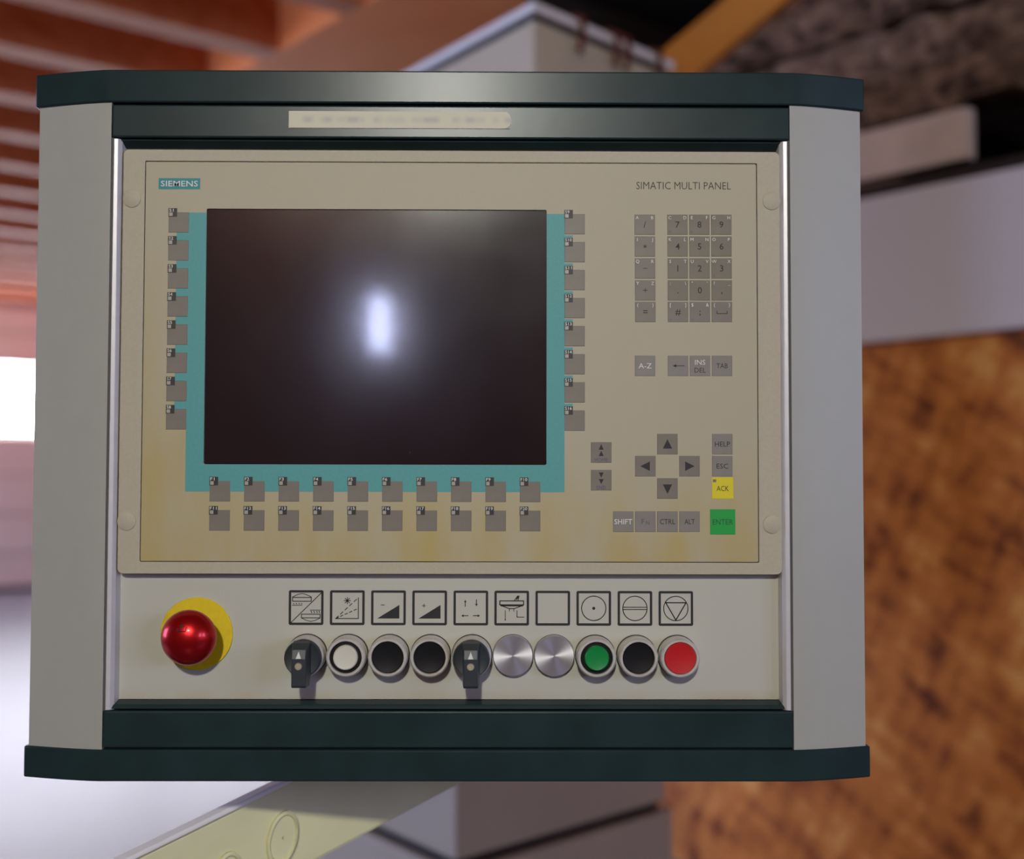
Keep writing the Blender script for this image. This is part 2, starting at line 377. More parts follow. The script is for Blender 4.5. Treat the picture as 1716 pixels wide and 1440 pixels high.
# sectional door far down the hall
MB().ubox(-3.4, 12, 13.58, 13.7, 0, ZC+.32).build('wall_back', 'wallp', kind='structure')
dr = empty('door_1', H(3.2, 13.5, 0), kind='structure')
z = .03; D0, D1 = -1.0, 8.0
secs = [.36,.42,.42,.42]
for hgt in secs:
    MB().ubox(D0, D1, 13.46, 13.54, z, z+hgt-.014).build('door_panel', 'door', dr, bevel=.012); z += hgt
zw0, zw1 = E+.47, E+1.21
fr = MB(); fr.ubox(D0, D1, 13.46, 13.54, z, zw0); fr.ubox(D0, D1, 13.46, 13.54, zw1, zw1+.07)
x = D0
while x < D1:
    fr.ubox(x, x+.08, 13.46, 13.54, zw0, zw1); x += 2.25
fr.build('window_frame', 'door', dr)
x = D0
while x+2.2 < D1+.1:
    MB().ubox(x+.08, x+2.25, 13.49, 13.50, zw0, zw1).build('pane', 'pane', dr); x += 2.25
z = zw1+.075
for hgt in (.27, .27):
    MB().ubox(D0, D1, 13.46, 13.54, z, z+hgt-.014).build('door_panel', 'door', dr, bevel=.012); z += hgt
MB().ubox(D0, D1, 13.44, 13.55, 0, .04).build('door_seal', 'rubber', dr)
# ================================================================== MACHINE BEHIND THE CONSOLE
ma = empty('stone_saw_cabinet', (.5, 2.9, 0), 'grey-cream machine cabinet with a lipped top and wider base behind the console', 'machine')
def quad_prism(mb, c, aL, lL, aR, lR, z0, z1, grow=0.):
    dl = Vector((-math.sin(math.radians(aL)), math.cos(math.radians(aL)), 0)); dr_ = Vector((math.sin(math.radians(aR)), math.cos(math.radians(aR)), 0))
    c = Vector((c[0], c[1], 0)) - (dl+dr_)*grow
    l = c+dl*(lL+2*grow); r = c+dr_*(lR+2*grow); b = l+dr_*(lR+2*grow)
    p = [c, r, b, l]
    return mb.hexa([Vector((q.x,q.y,z0)) for q in p]+[Vector((q.x,q.y,z1)) for q in p])
cT = G(895, 10, 2.6); cB = G(764, 1400, 2.3)
top = G(895, 6, 2.6).z
quad_prism(MB(), cT, 34, .80, 43, .50, .95, top-.034).build('column', 'machine', ma, bevel=.004)
quad_prism(MB(), cT, 34, .80, 43, .50, top-.02, top, .012).build('lid', 'creamlip', ma, bevel=.003)
quad_prism(MB(), cT, 34, .80, 43, .50, top-.034, top-.02, -.006).build('lid_seal', 'rubber', ma)
led = E-.725
quad_prism(MB(), cB, 36, .70, 46, .62, led+.015, .95).build('base', 'machine', ma, bevel=.004)
quad_prism(MB(), cB, 36, .70, 46, .62, led-.005, led+.015, -.012).build('base_seam', 'gap', ma)
quad_prism(MB(), cB, 36, .70, 46, .62, 0, led-.005, .012).build('plinth', 'machine', ma, bevel=.004)
for i, (px, py) in enumerate(((960,24),(1018,50),(1037,58),(1090,84))):
    dr_ = Vector((math.sin(math.radians(43)), math.cos(math.radians(43)), 0))
    c0 = Vector((cT.x, cT.y, 0)); d = ray(px, 60); d = Vector((d.x, d.y, 0))
    den = d.x*dr_.y-d.y*dr_.x; tt = (c0.x*dr_.y-c0.y*dr_.x)/den
    p = d*tt; nn = Vector((math.cos(math.radians(43)), -math.sin(math.radians(43)), 0))
    f = .030; q = p+nn*f
    pts = [p-nn*.06+Vector((0,0,top+.006)), p+nn*.006+Vector((0,0,top+.008)), q+Vector((0,0,top-.004)), q+Vector((0,0,top-.04)), q-nn*.01+Vector((0,0,top-.075))]
    MB().tube(pts, .007, 8).build('cord', 'redcord', None, True, label=('short dark red cord hooked over the cabinet lid nearest its front corner','dark red cord on the cabinet lid, left one of the close pair','dark red cord on the cabinet lid, right one of the close pair','dark red cord hooked over the cabinet lid nearest the yellow boom')[i], cat='cord', group='red cords on the cabinet lid')

# ================================================================== LOFT STORAGE
def plank(name, m, u0, u1, v0, v1, z0, z1, label, cat, rough=0., tilt=0., group=None, seg=(3,26,2)):
    nu, nv, nz = seg; mb = MB(); rnd = random.Random(hash((round(u0*1000), round(v0*1000), round(z0*1000))))
    idx = {}; vs = []; fs = []
    def gp(i, j, kk):
        if (i,j,kk) not in idx:
            a, b, c = i/nu, j/nv, kk/nz
            uu = u0+(u1-u0)*a; vv = v0+(v1-v0)*b; zz = z0+(z1-z0)*c + tilt*(b-.5)
            if rough:
                uu += rnd.uniform(-1,1)*rough; zz += rnd.uniform(-1,1)*rough*.7; vv += rnd.uniform(-1,1)*rough
            idx[(i,j,kk)] = len(vs); vs.append(H(uu,vv,zz))
        return idx[(i,j,kk)]
    for j in range(nv):
        for kk in range(nz):
            for i in (0, nu): fs.append((gp(i,j,kk),gp(i,j+1,kk),gp(i,j+1,kk+1),gp(i,j,kk+1)))
        for i in range(nu):
            for kk in (0, nz): fs.append((gp(i,j,kk),gp(i+1,j,kk),gp(i+1,j+1,kk),gp(i,j+1,kk)))
    for j in (0, nv):
        for i in range(nu):
            for kk in range(nz): fs.append((gp(i,j,kk),gp(i+1,j,kk),gp(i+1,j,kk+1),gp(i,j,kk+1)))
    mb.add(vs, fs)
    return mb.build(name, m, None, bool(rough), .003 if not rough else 0, label=label, cat=cat, group=group)
LZ = E+.80
vb = 1.62                                       # where the pale board ends, towards the camera
plank('board', 'brownboard', 3.02, 3.2, 1.95, 3.3, LZ, LZ+.055, 'brown board lying lowest on the loft edge', 'board')
plank('pale_board', 'paleboard', 2.98, 3.025, 1.72, 3.3, LZ+.056, LZ+.195, 'pale wide board with a square cut end on the loft', 'board')
sl = [(3.00,3.7,-.6,3.2,.22,.35,0,'thick weathered slab resting directly on the pale board'),
      (3.06,3.8,-1.0,2.9,.36,.50,1,'grey-brown rough slab second from the bottom of the loft pile'),
      (3.02,3.7,-.9,3.1,.51,.63,0,'cracked brown slab in the middle of the loft pile'),
      (3.10,3.8,-1.2,2.7,.64,.78,2,'dark reddish slab second from the top of the loft pile'),
      (3.05,3.7,-1.0,2.6,.79,.95,1,'topmost rough slab of the loft pile near the ceiling')]
for i, (u0,u1,v0,v1,z0,z1,k,lb) in enumerate(sl):
    plank('rough_slab', 'slab%d' % k, u0, u1, v0, v1, LZ+z0, LZ+z1, lb, 'slab', .022, 0, 'rough slabs piled on the loft', (5,60,3))
a = G(1118, 128, 3.15); b = G(1345, -60, 3.0)
def bar3(name, m, a, b, wd, ht, **kw):
    t = (b-a).normalized(); s_ = t.cross(Vector((0,1,0))).normalized(); n_ = s_.cross(t)
    p = []
    for q in (a, b):
        for i, j in ((-1,-1),(1,-1),(1,1),(-1,1)): p.append(q+s_*i*wd/2+n_*j*ht/2)
    return MB().hexa(p).build(name, m, None, False, .005, **kw)
bar3('hoist_boom', 'steelyellow', a, b, .105, .09, label='yellow steel boom slanting up beside the machine cabinet', cat='boom')

# ================================================================== SWIVEL ARM UNDER THE CONSOLE
ar = empty('support_arm', (-.3, 1.05, .0), 'cream sheet-metal support arm slanting up beneath the console', 'arm')
A0 = G(120, 1576, .93); A1 = G(860, 1197, 1.12)
t = (A1-A0).normalized(); up = Vector((0,0,1)); n_ = t.cross(up).normalized(); q_ = n_.cross(t)     # n_ points to the viewer side
hw = .036
def abox(mb, p0, p1, z0, z1, d0, d1):
    pts = []
    for d in (z0, z1):
        for p, e in ((p0,d0),(p1,d0),(p1,d1),(p0,d1)): pts.append(p+q_*d+n_*e)
    return mb.hexa(pts)
abox(MB(), A0, A1, -hw, hw, -.010, 0).build('arm_body', 'cream', ar, bevel=.003)
abox(MB(), A0, A1, hw, hw+.004, -.010, .004).build('top_flange', 'creamlip', ar, bevel=.001)
def on_arm(px):
    d = ray(px, 1400); lam = 0
    best = min((abs((A0+(A1-A0)*s/400).x/(A0+(A1-A0)*s/400).y-d.x/d.y), s) for s in range(401))[1]
    return A0+(A1-A0)*best/400
for px, dz, r in ((470, -.004, .0195), (372, -.012, .018)):
    c = on_arm(px)+q_*dz
    mb = MB(); vs = []; fs = []; prof = [(r,0),(r,.003),(r*.88,.0045),(r*.80,.002),(.001,.002)]; nn = 40
    for rr, hh in prof:
        for i in range(nn):
            an = 2*math.pi*i/nn; vs.append(c+t*rr*math.cos(an)*.72+up*rr*math.sin(an)*1.1+n_*hh)
    for j in range(len(prof)-1):
        for i in range(nn): fs.append((j*nn+i, j*nn+(i+1)%nn, (j+1)*nn+(i+1)%nn, (j+1)*nn+i))
    mb.add(vs, fs).build('plug_cap', 'cream', ar, True)
MB().box(A0.x-.05, A0.x+.03, A0.y-.0, A0.y+.08, 0, A0.z+.02).build('post', 'cream', ar, bevel=.004)
abox(MB(), A1-t*.09, A1+t*.02, -.02, .14, -.06, -.052).build('bracket', 'cream', ar)

# ================================================================== CONSOLE HOUSING
K = D/F_PX
XL, XR = -.2876, .2111                         # inner edges of the side profiles
XLO, XRO = -.3454, .2671                       # outer edges, set back
RB = .014
def zc(py, out=0.): return U(750, py, out)[1]
ho = empty('operator_console', ((XL+XR)/2, D+.06, zc(1311)), 'operator console housing with dark green bars and pale grey side columns', 'control panel')
YB = D+.115
def plan(x0, x1, xo0, xo1, y0, ext=0.):        # plan outline with ends curving back
    L = [(x0-(x0-xo0)*s, y0+RB*(s**1.35)) for s in (0,.1,.25,.45,.7,1)]
    R_ = [(x1+(xo1-x1)*s, y0+RB*(s**1.35)) for s in (0,.1,.25,.45,.7,1)]
    return L[::-1]+R_+[(xo1, YB), (xo0, YB)]
vert = lambda p, z: (p[0], p[1], z)
def cap(name, z0, z1):
    return MB().prism(plan(XL-.0015, XR+.0015, XLO-.003, XRO+.003, D-.001), z0, z1, vert).build(name, 'green', ho, True, .0012)
zT1, zT0 = zc(119.5), zc(174)
zM1, zM0 = zc(177.5), zc(232)
zH1, zH0 = zc(236), zc(250, -.008)
zP0 = zc(1172, -.012)                          # lower edge of the button plate
zJ1, zJ0 = zc(1192.5), zc(1254)
zB1, zB0 = zc(1257), zc(1310)
cap('top_bar', zT0, zT1); cap('bottom_bar', zB0, zB1)
MB().box(XL+.0005, XR-.0005, D, D+.02, zM0, zM1).build('upper_rail', 'green', ho, bevel=.0012)
MB().box(XL+.0005, XR-.0005, D, D+.02, zJ0, zJ1).build('lower_rail', 'green', ho, bevel=.0012)
hx = lambda p, x: (x, p[0], p[1])
MB().prism([(D+.003,zM0-.0008),(D+.003,zH1),(D+.010,zH0),(D+.02,zH0),(D+.02,zM0-.0008)], U(203.5,240,-.006)[0], U(1307,240,-.006)[0], hx).build('upper_lip', 'green', ho, bevel=.0006)
pz = zc(1173.5, -.010)
MB().prism([(D+.002,zJ1+.0012),(D+.0035,zJ1+.004),(D+.011,pz),(D+.02,pz),(D+.02,zJ1+.0012)], U(183,1182,-.004)[0], U(1318,1182,-.004)[0], hx).build('lower_lip', 'green', ho, bevel=.0006)
# side profiles
for sgn, xi, xo in ((-1, XL, XLO), (1, XR, XRO)):
    pl = [(xi+(xo-xi)*s, D+.0006+RB*(s**1.35)) for s in [i/12 for i in range(13)]]
    pl += [(xo, YB-.004), (xi, YB-.004)]
    if sgn < 0: pl = pl[::-1]
    MB().prism(pl, zB1-.0005, zT0+.0005, vert).build('side_column', 'column', ho, True)
    r0 = xi-sgn*.0017; r1 = xi-sgn*.0050; r2 = xi-sgn*.0082        # groove, rib, slope towards the plate
    q = [(r0,D+.02),(r0,D+.0012),(r0-sgn*.0004,D+.0006),(r1,D+.0012),(xi-sgn*.0072,D+.0040),(r2,D+.0118),(r2,D+.02)]
    MB().prism(q if sgn > 0 else q[::-1], zJ1+.0005, zM0-.0008, vert).build('side_rail', 'rail', ho, bevel=.0003)
    g0, g1 = sorted((xi, r0)); MB().box(g0, g1, D+.0022, D+.02, zJ1, zM0).build('rail_groove', 'greygap', ho)
MB().box(XL, XR, D+.004, D+.012, zM1, zT0).build('bar_groove', 'gap', ho)
MB().box(XL, XR, D+.004, D+.012, zB1, zJ0).build('bar_groove', 'gap', ho)
MB().box(XL, XR, D+.02, YB-.002, zB1, zT0).build('enclosure_body', 'column', ho)
# button plate
YP = D+.012
px0, px1 = U(195, 1060, -.012)[0], U(1306.5, 1060, -.012)[0]
pl = MB().ring(rrect(px0, px1, zP0, zc(240, -.012), .002), rrect(px0+.05, px1-.05, .0+zc(900,-.012), zc(300,-.012), .002), YP, YP+.006).build('button_plate', 'plate', ho, org=((px0+px1)/2, YP, zc(1070, -.012)))
# name strip on the upper rail
sx0, sz0 = U(484, 214.5); sx1, sz1 = U(857, 188)
nsx = [(sx0,sz0),(sx1-.001,sz0)]+[(sx1-.005+.005*math.cos(a_), (sz0+sz1)/2+(sz1-sz0)/2*math.sin(a_)) for a_ in [(-80+160*i/8)*math.pi/180 for i in range(9)]]+[(sx0,sz1)]
MB().prism(nsx, D-.0006, D, lambda p, y: (p[0], y, p[1])).build('name_strip', 'strip', ho, label='cream name strip')

# symbols above the buttons
PO = -.012
KP = K*(D+.012)/D
bx = [513,582,651,720,789,857.5,926.3,995,1064,1132.5]
def sym(i, draw):
    cx, cz = U(bx[i], 1018.5+i*.17, PO); s = KP/4.29; y = YP-.00015
    mb = MB()
    o_ = 124*s; wdt = 17*s
    mb.ring(rrect(cx-o_, cx+o_, cz-o_, cz+o_, 12*s, 3), rrect(cx-o_+wdt, cx+o_-wdt, cz-o_+wdt, cz+o_-wdt, 3*s, 3), y, y+.0001)
    T = lambda pts: [(cx+a_*s, cz-b_*s) for a_, b_ in pts]
    draw(mb, T, s, y)
    mb.build('symbol_label', 'black', pl)
def ST(mb, T, s, y, pts, wd=5, close=False): mb.stroke(T(pts), wd*1.2*s, y, close)
def d1(mb, T, s, y):
    ST(mb,T,s,y,[(-108,108),(111,-108)],5)
    ST(mb,T,s,y,[(-97,-72),(36,-72),(36,-45),(-97,-45)],5,True); ST(mb,T,s,y,[(-97,-76),(-58,-94),(-30,-100),(-2,-94),(36,-76)],4)
    ST(mb,T,s,y,[(-98,-17),(-30,-17)],4)
    for x in (-92,-72,-52,-34): ST(mb,T,s,y,[(x,-30),(x+5,-26)],4)
    ST(mb,T,s,y,[(-33,47),(100,47),(100,73),(-33,73)],5,True); ST(mb,T,s,y,[(-28,76),(0,90),(32,98),(64,92),(97,76)],4)
    ST(mb,T,s,y,[(30,18),(101,18)],4)
    for x in (36,56,76,92): ST(mb,T,s,y,[(x,26),(x+4,36)],5)
def d2(mb, T, s, y):
    ST(mb,T,s,y,[(-82,77),(79,77),(79,-70)],5)
    for e in ((79,-72),(79,5)):
        for k_ in range(5):
            a_, b_ = k_/5+.01, k_/5+.115
            ST(mb,T,s,y,[(-82+(e[0]+82)*a_, 77+(e[1]-77)*a_), (-82+(e[0]+82)*b_, 77+(e[1]-77)*b_)],5)
    for k_ in range(4):
        an = k_*math.pi/4; ST(mb,T,s,y,[(-22*math.cos(an),-50-22*math.sin(an)),(22*math.cos(an),-50+22*math.sin(an))],4.5)
def d3(mb, T, s, y):
    mb.poly(T([(-80,76),(78,76),(78,-21)]), y); ST(mb,T,s,y,[(-52,-20),(-30,-20)],4)
def d4(mb, T, s, y):
    mb.poly(T([(-79,76),(78,76),(78,-21)]), y); ST(mb,T,s,y,[(-52,-16),(-30,-16)],4); ST(mb,T,s,y,[(-41,-27),(-41,-5)],4)
def arrow(mb, T, s, y, a_, b_, wd=5, hd=12):
    dx, dy = b_[0]-a_[0], b_[1]-a_[1]; l = math.hypot(dx,dy); dx/=l; dy/=l
    c = (b_[0]-dx*hd*1.4, b_[1]-dy*hd*1.4); ST(mb,T,s,y,[a_,c],wd)
    mb.poly(T([b_, (c[0]-dy*hd*.8, c[1]+dx*hd*.8), (c[0]+dy*hd*.8, c[1]-dx*hd*.8)]), y)
def d5(mb, T, s, y):
    arrow(mb,T,s,y,(-40,-12),(-40,-58)); arrow(mb,T,s,y,(40,-58),(40,-12)); arrow(mb,T,s,y,(-20,55),(-68,55)); arrow(mb,T,s,y,(18,55),(66,55))
def d6(mb, T, s, y):
    ST(mb,T,s,y,[(-85,-51),(85,-51),(85,-23),(-85,-23)],6,True); ST(mb,T,s,y,[(-75,-17),(75,-17)],8)
    ST(mb,T,s,y,[(-77,-18),(-17,4),(18,4),(78,-18)],5); ST(mb,T,s,y,[(-17,6),(-17,22)],4); ST(mb,T,s,y,[(15,6),(15,22)],4)
    ST(mb,T,s,y,[(20,-56),(43,-86),(34,-60),(52,-86),(46,-58)],5)
    arrow(mb,T,s,y,(-46,18),(-46,92),4,8); ST(mb,T,s,y,[(38,18),(38,64),(88,64)],4)
def d8(mb, T, s, y): ST(mb,T,s,y,[(87*math.cos(k_*math.pi/24),87*math.sin(k_*math.pi/24)) for k_ in range(48)],5,True); mb.poly(T([(11*math.cos(k_*math.pi/8),11*math.sin(k_*math.pi/8)) for k_ in range(16)]),y)
def d9(mb, T, s, y):
    ST(mb,T,s,y,[(87*math.cos(k_*math.pi/24),87*math.sin(k_*math.pi/24)) for k_ in range(48)],5,True)
    for q in (-8,8): ST(mb,T,s,y,[(-84,q),(84,q)],5)
def d10(mb, T, s, y):
    ST(mb,T,s,y,[(87*math.cos(k_*math.pi/24),87*math.sin(k_*math.pi/24)) for k_ in range(48)],5,True); ST(mb,T,s,y,[(-72,-41),(73,-41),(0,83)],7,True)
for i, d in enumerate((d1,d2,d3,d4,d5,d6,lambda *a_: None,d8,d9,d10)): sym(i, d)

# ================================================================== DISPLAY UNIT
YZ = D+.002                                    # front of the bezel
hm = empty('display_unit', (-.038, D+.012, E-.0695), 'beige operator display with a dark screen, teal border and membrane keys', 'display')
BX0, BX1, BZ0, BZ1 = -.2790, .2037, E-.0695, E+.2412
FX0, FX1, FZ0, FZ1 = -.2626, .1867, E-.0606, E+.2323
SX0, SX1, SZ0, SZ1 = -.2175, .0321, E+.0099, E+.1975
g = .0003
MB().ring(rrect(BX0,BX1,BZ0,BZ1,.004), rrect(FX0-g,FX1+g,FZ0-g,FZ1+g,.001), YZ, YP).build('bezel', 'bezel', hm, bevel=.0005)
MB().ring(rrect(FX0+g,FX1-g,FZ0+g,FZ1-g,.001), rrect(SX0,SX1,SZ0,SZ1,.0012), YZ+.0002, YZ+.003).build('keypad_film', 'film', hm, org=((FX0+FX1)/2, YZ, (FZ0+FZ1)/2))
MB().ring(rrect(FX0-.002,FX1+.002,FZ0-.002,FZ1+.002,.001), rrect(SX0,SX1,SZ0,SZ1,.001), YZ+.0032, YZ+.006).build('film_backing', 'gap', hm)
MB().box(SX0-.001,SX1+.001,YZ+.0015,YZ+.0028,SZ0-.001,SZ1+.001).build('screen', 'screen', hm, label='dark switched-off screen')
for px, py in ((221,333),(1293,337),(212,874),(1294,879)):
    x, z = U(px, py, -.002); MB().lathe([(.0066,0),(.0066,.0006),(.0061,.0009)], x, z, YZ, 36).build('screw_cover', 'bezel', hm, True)
YF = YZ+.0002
# teal border with tabs between the soft keys
xt0, xt1 = U(299.6,372.8,-.002)[0]+.01495/2-.0004, U(945.6,600,-.002)[0]+.0002
zt1, zt0 = U(330,356.3,-.002)[1], U(630,824.6,-.002)[1]
tb0, tb1 = U(296.2,372,-.002)[0], U(959.8,600,-.002)[0]
mb = MB(); yt = YF-.0001
mb.rect(xt0, SX0, zt0, zt1, yt); mb.rect(SX1, xt1, zt0, zt1, yt); mb.rect(SX0, SX1, zt0, SZ0, yt)
kS = .01495; pitS = 47.47*K*1.0022
yS1 = U(300, 372.8,-.002)[1]
for side in (0,1):
    for i in range(7):
        zz = yS1-i*pitS-(.001 if side else 0)
        a_, b_ = zz-kS/2, zz-pitS+kS/2+.0030
        a_, b_ = max(a_,b_), zz-pitS+kS/2
        if side == 0: mb.rect(tb0, xt0, b_, a_, yt)
        else: mb.rect(xt1, tb1, b_, a_, yt)
mb.build('screen_border', 'teal', hm)
mb = MB(); x0,z0 = U(265.8,316.8,-.002); x1,z1 = U(335.5,298.8,-.002)
lg = MB().box(x0,x1,YF-.0002,YF,z0,z1).build('maker_badge', 'logo', hm, label='teal maker badge')
text(MB(), 'SIEMENS', (x0+x1)/2, (z0+z1)/2, 9.4*K, YF-.0003, 62.5*K, .006).build('lettering', 'white', lg)
x0,z0 = U(1145.6,311.2,-.002)
text(MB(), 'SIMATIC MULTI PANEL', x0, z0, 12.6*K, YF-.0001, 160.5*K, -.008).build('lettering', 'ink', hm)

def pad(x, z, w_, h_, m, label=None):
    yk = YF-.0003
    mb = MB(); b_ = .0003
    mb.hexa([(x-w_/2,YF,z-h_/2),(x+w_/2,YF,z-h_/2),(x+w_/2,YF,z+h_/2),(x-w_/2,YF,z+h_/2),
             (x-w_/2+b_,yk,z-h_/2+b_),(x+w_/2-b_,yk,z-h_/2+b_),(x+w_/2-b_,yk,z+h_/2-b_),(x-w_/2+b_,yk,z+h_/2-b_)])
    return mb.build('membrane_key', m, hm, label=label), yk
def softkey(x, z, name):
    k_, yk = pad(x, z, kS, kS, 'key')
    t0 = x-kS/2-.0001; tz = z+kS/2+.0030; tw = 14.4*K
    MB().box(t0, t0+tw, yk-.0002, YF, tz-tw, tz).build('key_tag', 'tag', k_)
    MB().box(t0+1.3*K, t0+7.2*K, yk-.0004, yk-.0002, tz-13.4*K, tz-7.4*K).build('indicator_lamp', 'led', k_)
    text(MB(), name, t0+(1.2+1.9*len(name))*K, tz-3.6*K, 5.0*K, yk-.0003, (3.9*len(name)-.4)*K, .008).build('legend', 'white', k_)
xs1 = U(299.6,372.8,-.002)[0]; xs9 = U(963,376,-.002)[0]
for i in range(8):
    softkey(xs1, yS1-i*pitS, 'S%d' % (i+1))
zS9 = U(963,375.8,-.002)[1]
for i in range(8):
    softkey(xs9, zS9-i*pitS, 'S%d' % (i+9))
xf1, zf1 = U(368.4,823.4,-.002); xf10 = U(888.4,825.3,-.002)[0]; zf11 = U(368.4,872.3,-.002)[1]
for r in range(2):
    for i in range(10):
        softkey(xf1+(xf10-xf1)*i/9, (zf1, zf11)[r], 'F%d' % (i+1+10*r))
W_ = 34.6*K
def key(px, py, m, legs, w_=None, label=None):
    x, z = U(px, py, -.002); k_, yk = pad(x, z, w_ or W_, w_ or W_, m, label); yl = yk-.00015
    for mt, draw in legs:
        mb = MB(); draw(mb, x, z, yl); mb.build('legend', mt, k_)
def tx(body, dx, dy, h, wd=None, bold=0.): return lambda mb, x, z, y: text(mb, body, x+dx*K, z-dy*K, h*K, y, wd*K if wd else None, bold)
def tri(pts): return lambda mb, x, z, y: mb.poly([(x+a_*K, z-b_*K) for a_, b_ in pts], y)
def many(*fs): return lambda mb, x, z, y: [f(mb, x, z, y) for f in fs]
rows = [376.6,413.2,450,486.7,522.8]; cols_ = [1080.5,1135.3,1172,1208.8]
main = [['/','7','8','9'],['*','4','5','6'],['-','1','2','3'],['+','.','0',','],['=','#',';','_']]
tl = [['A','C','E','G'],['I','K','M','O'],['Q','S','U','W'],['Y',':','"','?'],['(','[','$','{']]
tr = [['B','D','F','H'],['J','L','N','P'],['R','T','V','X'],['Z','\\',"'",'_'],[')',']','&','}']]
bl = {(0,1):'H',(0,2):'K',(0,3):'I',(2,3):'E',(4,1):'o',(4,2):'o'}
for r in range(5):
    for c in range(4):
        ch = main[r][c]
        if ch == '_': dk = lambda mb, x, z, y: mb.stroke([(x-8.5*K,z+1*K),(x-8.5*K,z-3*K),(x+8.5*K,z-3*K),(x+8.5*K,z+1*K)], 1.1*K, y)
        elif ch == '-': dk = lambda mb, x, z, y: mb.stroke([(x-3.2*K,z),(x+3.2*K,z)], 1.1*K, y)
        elif ch == '+': dk = lambda mb, x, z, y: (mb.stroke([(x-3.4*K,z),(x+3.4*K,z)], 1.1*K, y), mb.stroke([(x,z-3.0*K),(x,z+3.0*K)], 1.0*K, y))
        elif ch == '*': dk = lambda mb, x, z, y: [mb.stroke([(x-3*K*math.cos(q),z-3*K*math.sin(q)),(x+3*K*math.cos(q),z+3*K*math.sin(q))], .8*K, y) for q in (.52,1.57,2.62)]
        elif ch in '.,;': dk = tx(ch, 0, 0, 10.5, None, .01)
        else: dk = tx(ch, 0, 0, 10.5, None, .006)
        legs = [('ink', dk), ('white', many(tx(tl[r][c],-12.8,-11.8,5.4), tx(tr[r][c],12.6,-11.8,5.4)))]
        if (r,c) in bl: legs.append(('inkblue', tx(bl[(r,c)],-12.6,12.2,4.2)))
        key(cols_[c]+r*.25, rows[r], 'keyn' if (c and r < 4) else 'key', legs)
key(1081,613.3,'keyg',[('white', tx('A-Z',0,0,8.6,22))])
key(1136.3,613.3,'keyg',[('ink', many(lambda mb,x,z,y: mb.stroke([(x-4*K,z),(x+10.5*K,z)],1.1*K,y), tri([(-9.5,0),(-3,-2.6),(-3,2.6)])))])
key(1173.2,613.3,'keyg',[('white', tx('INS',0,-6,8.2,17.5)),('ink', tx('DEL',0,7.4,8.2,19))])
key(1210,613.3,'keyg',[('ink', tx('TAB',0,0,8.2,19))])
key(1007.5,758.5,'key',[('ink', many(tri([(0,-14),(-4.2,-4.6),(4.2,-4.6)]), tri([(0,-2.6),(-4.2,6),(4.2,6)]))),('inkblue', tx('HOME',0,12.2,6,22))])
key(1007.5,805,'key',[('ink', many(tri([(0,-4.4),(-4.2,-13),(4.2,-13)]), tri([(0,6.4),(-4.2,-2),(4.2,-2)]))),('inkblue', tx('END',0,12.2,6,15))])
key(1118.5,744.5,'key',[('ink', tri([(0,-8.5),(-7.8,7.5),(7.8,7.5)]))])
key(1081.5,781.5,'key',[('ink', tri([(-8.5,0),(7.5,-8),(7.5,8)]))])
key(1155.5,781.5,'key',[('ink', tri([(8.5,0),(-7.5,-8),(-7.5,8)]))])
key(1118.5,819,'key',[('ink', tri([(0,9),(-7.8,-7),(7.8,-7)]))])
key(1210.5,744.5,'keyg',[('ink', tx('HELP',0,0,8.2,25.5))])
key(1210.5,781.5,'keyg',[('ink', tx('ESC',0,0,8.2,19.5))])
key(1211,818.3,'yellow',[('ink', tx('ACK',0,.6,8.6,20.5)),('key', lambda mb,x,z,y: mb.rect(x-16.5*K,x-11*K,z+9.8*K,z+14.8*K,y))], 36.4*K, 'yellow key')
key(1044.5,874.5,'keyg',[('white', tx('SHIFT',0,0,8.4,30,.006))])
key(1081.5,874.5,'keyg',[('inkblue', many(tx('F',-4.2,0,8.4), tx('N',3.8,2.2,6.2)))])
key(1118.5,874.5,'keyg',[('ink', tx('CTRL',0,0,8.4,25.5))])
key(1155.5,874.5,'keyg',[('ink', tx('ALT',0,0,8.4,17))])
key(1211.2,875,'enter',[('inkgreen', tx('ENTER',0,0,9,34))], 42.4*K, 'green key')

# ================================================================== PUSH BUTTONS AND SWITCHES
GR = 'ten operating elements in the row below the symbols'
def spot(i):
    x, z = U(bx[i]+2, 1096.3+i*.2, PO); return x, z
def metal_ring(t, x, z, h=.0175):
    R1 = .01405
    prof = [(R1+.0003,0),(R1+.0003,.0055),(R1-.0002,.006),(R1-.0002,.0075),(R1+.0002,.0080),(R1+.0002,h-.0015),(R1-.0004,h-.0004),(R1-.0009,h),(R1-.0022,h),(R1-.0026,h-.0006),(R1-.0026,h-.006),(.002,h-.006)]
    MB().lathe(prof, x, z, YP, 56).build('metal_ring', 'chrome', t, True)
    MB().lathe([(R1+.0008,0),(R1+.0008,.0012),(R1,.0014)], x, z, YP, 56).build('gasket', 'rubber', t, True)
def button(i, kind, label):
    x, z = spot(i); t = empty('push_button', (x, YP, z), label, 'push button', GR); h = .0175
    metal_ring(t, x, z)
    if kind in ('white','green'):
        MB().lathe([(.0114,h-.006),(.0114,h-.0028),(.0109,h-.0022),(.0090,h-.0022)], x, z, YP).build('collar', 'blackplastic', t, True)
        MB().lathe([(.0089,h-.0022),(.0087,h+.0012),(.0080,h+.0020),(.0076,h+.0019)], x, z, YP).build('cap', kind+'cap', t, True)
    else:
        m_ = {'black':'blackplastic','red':'redcap'}[kind]; hh = h-.0016 if kind == 'black' else h+.0006
        MB().lathe([(.0114,h-.006),(.0113,hh-.0008),(.0107,hh),(.0060,hh-.0005),(.001,hh-.0007)], x, z, YP).build('cap', m_, t, True)
    return t
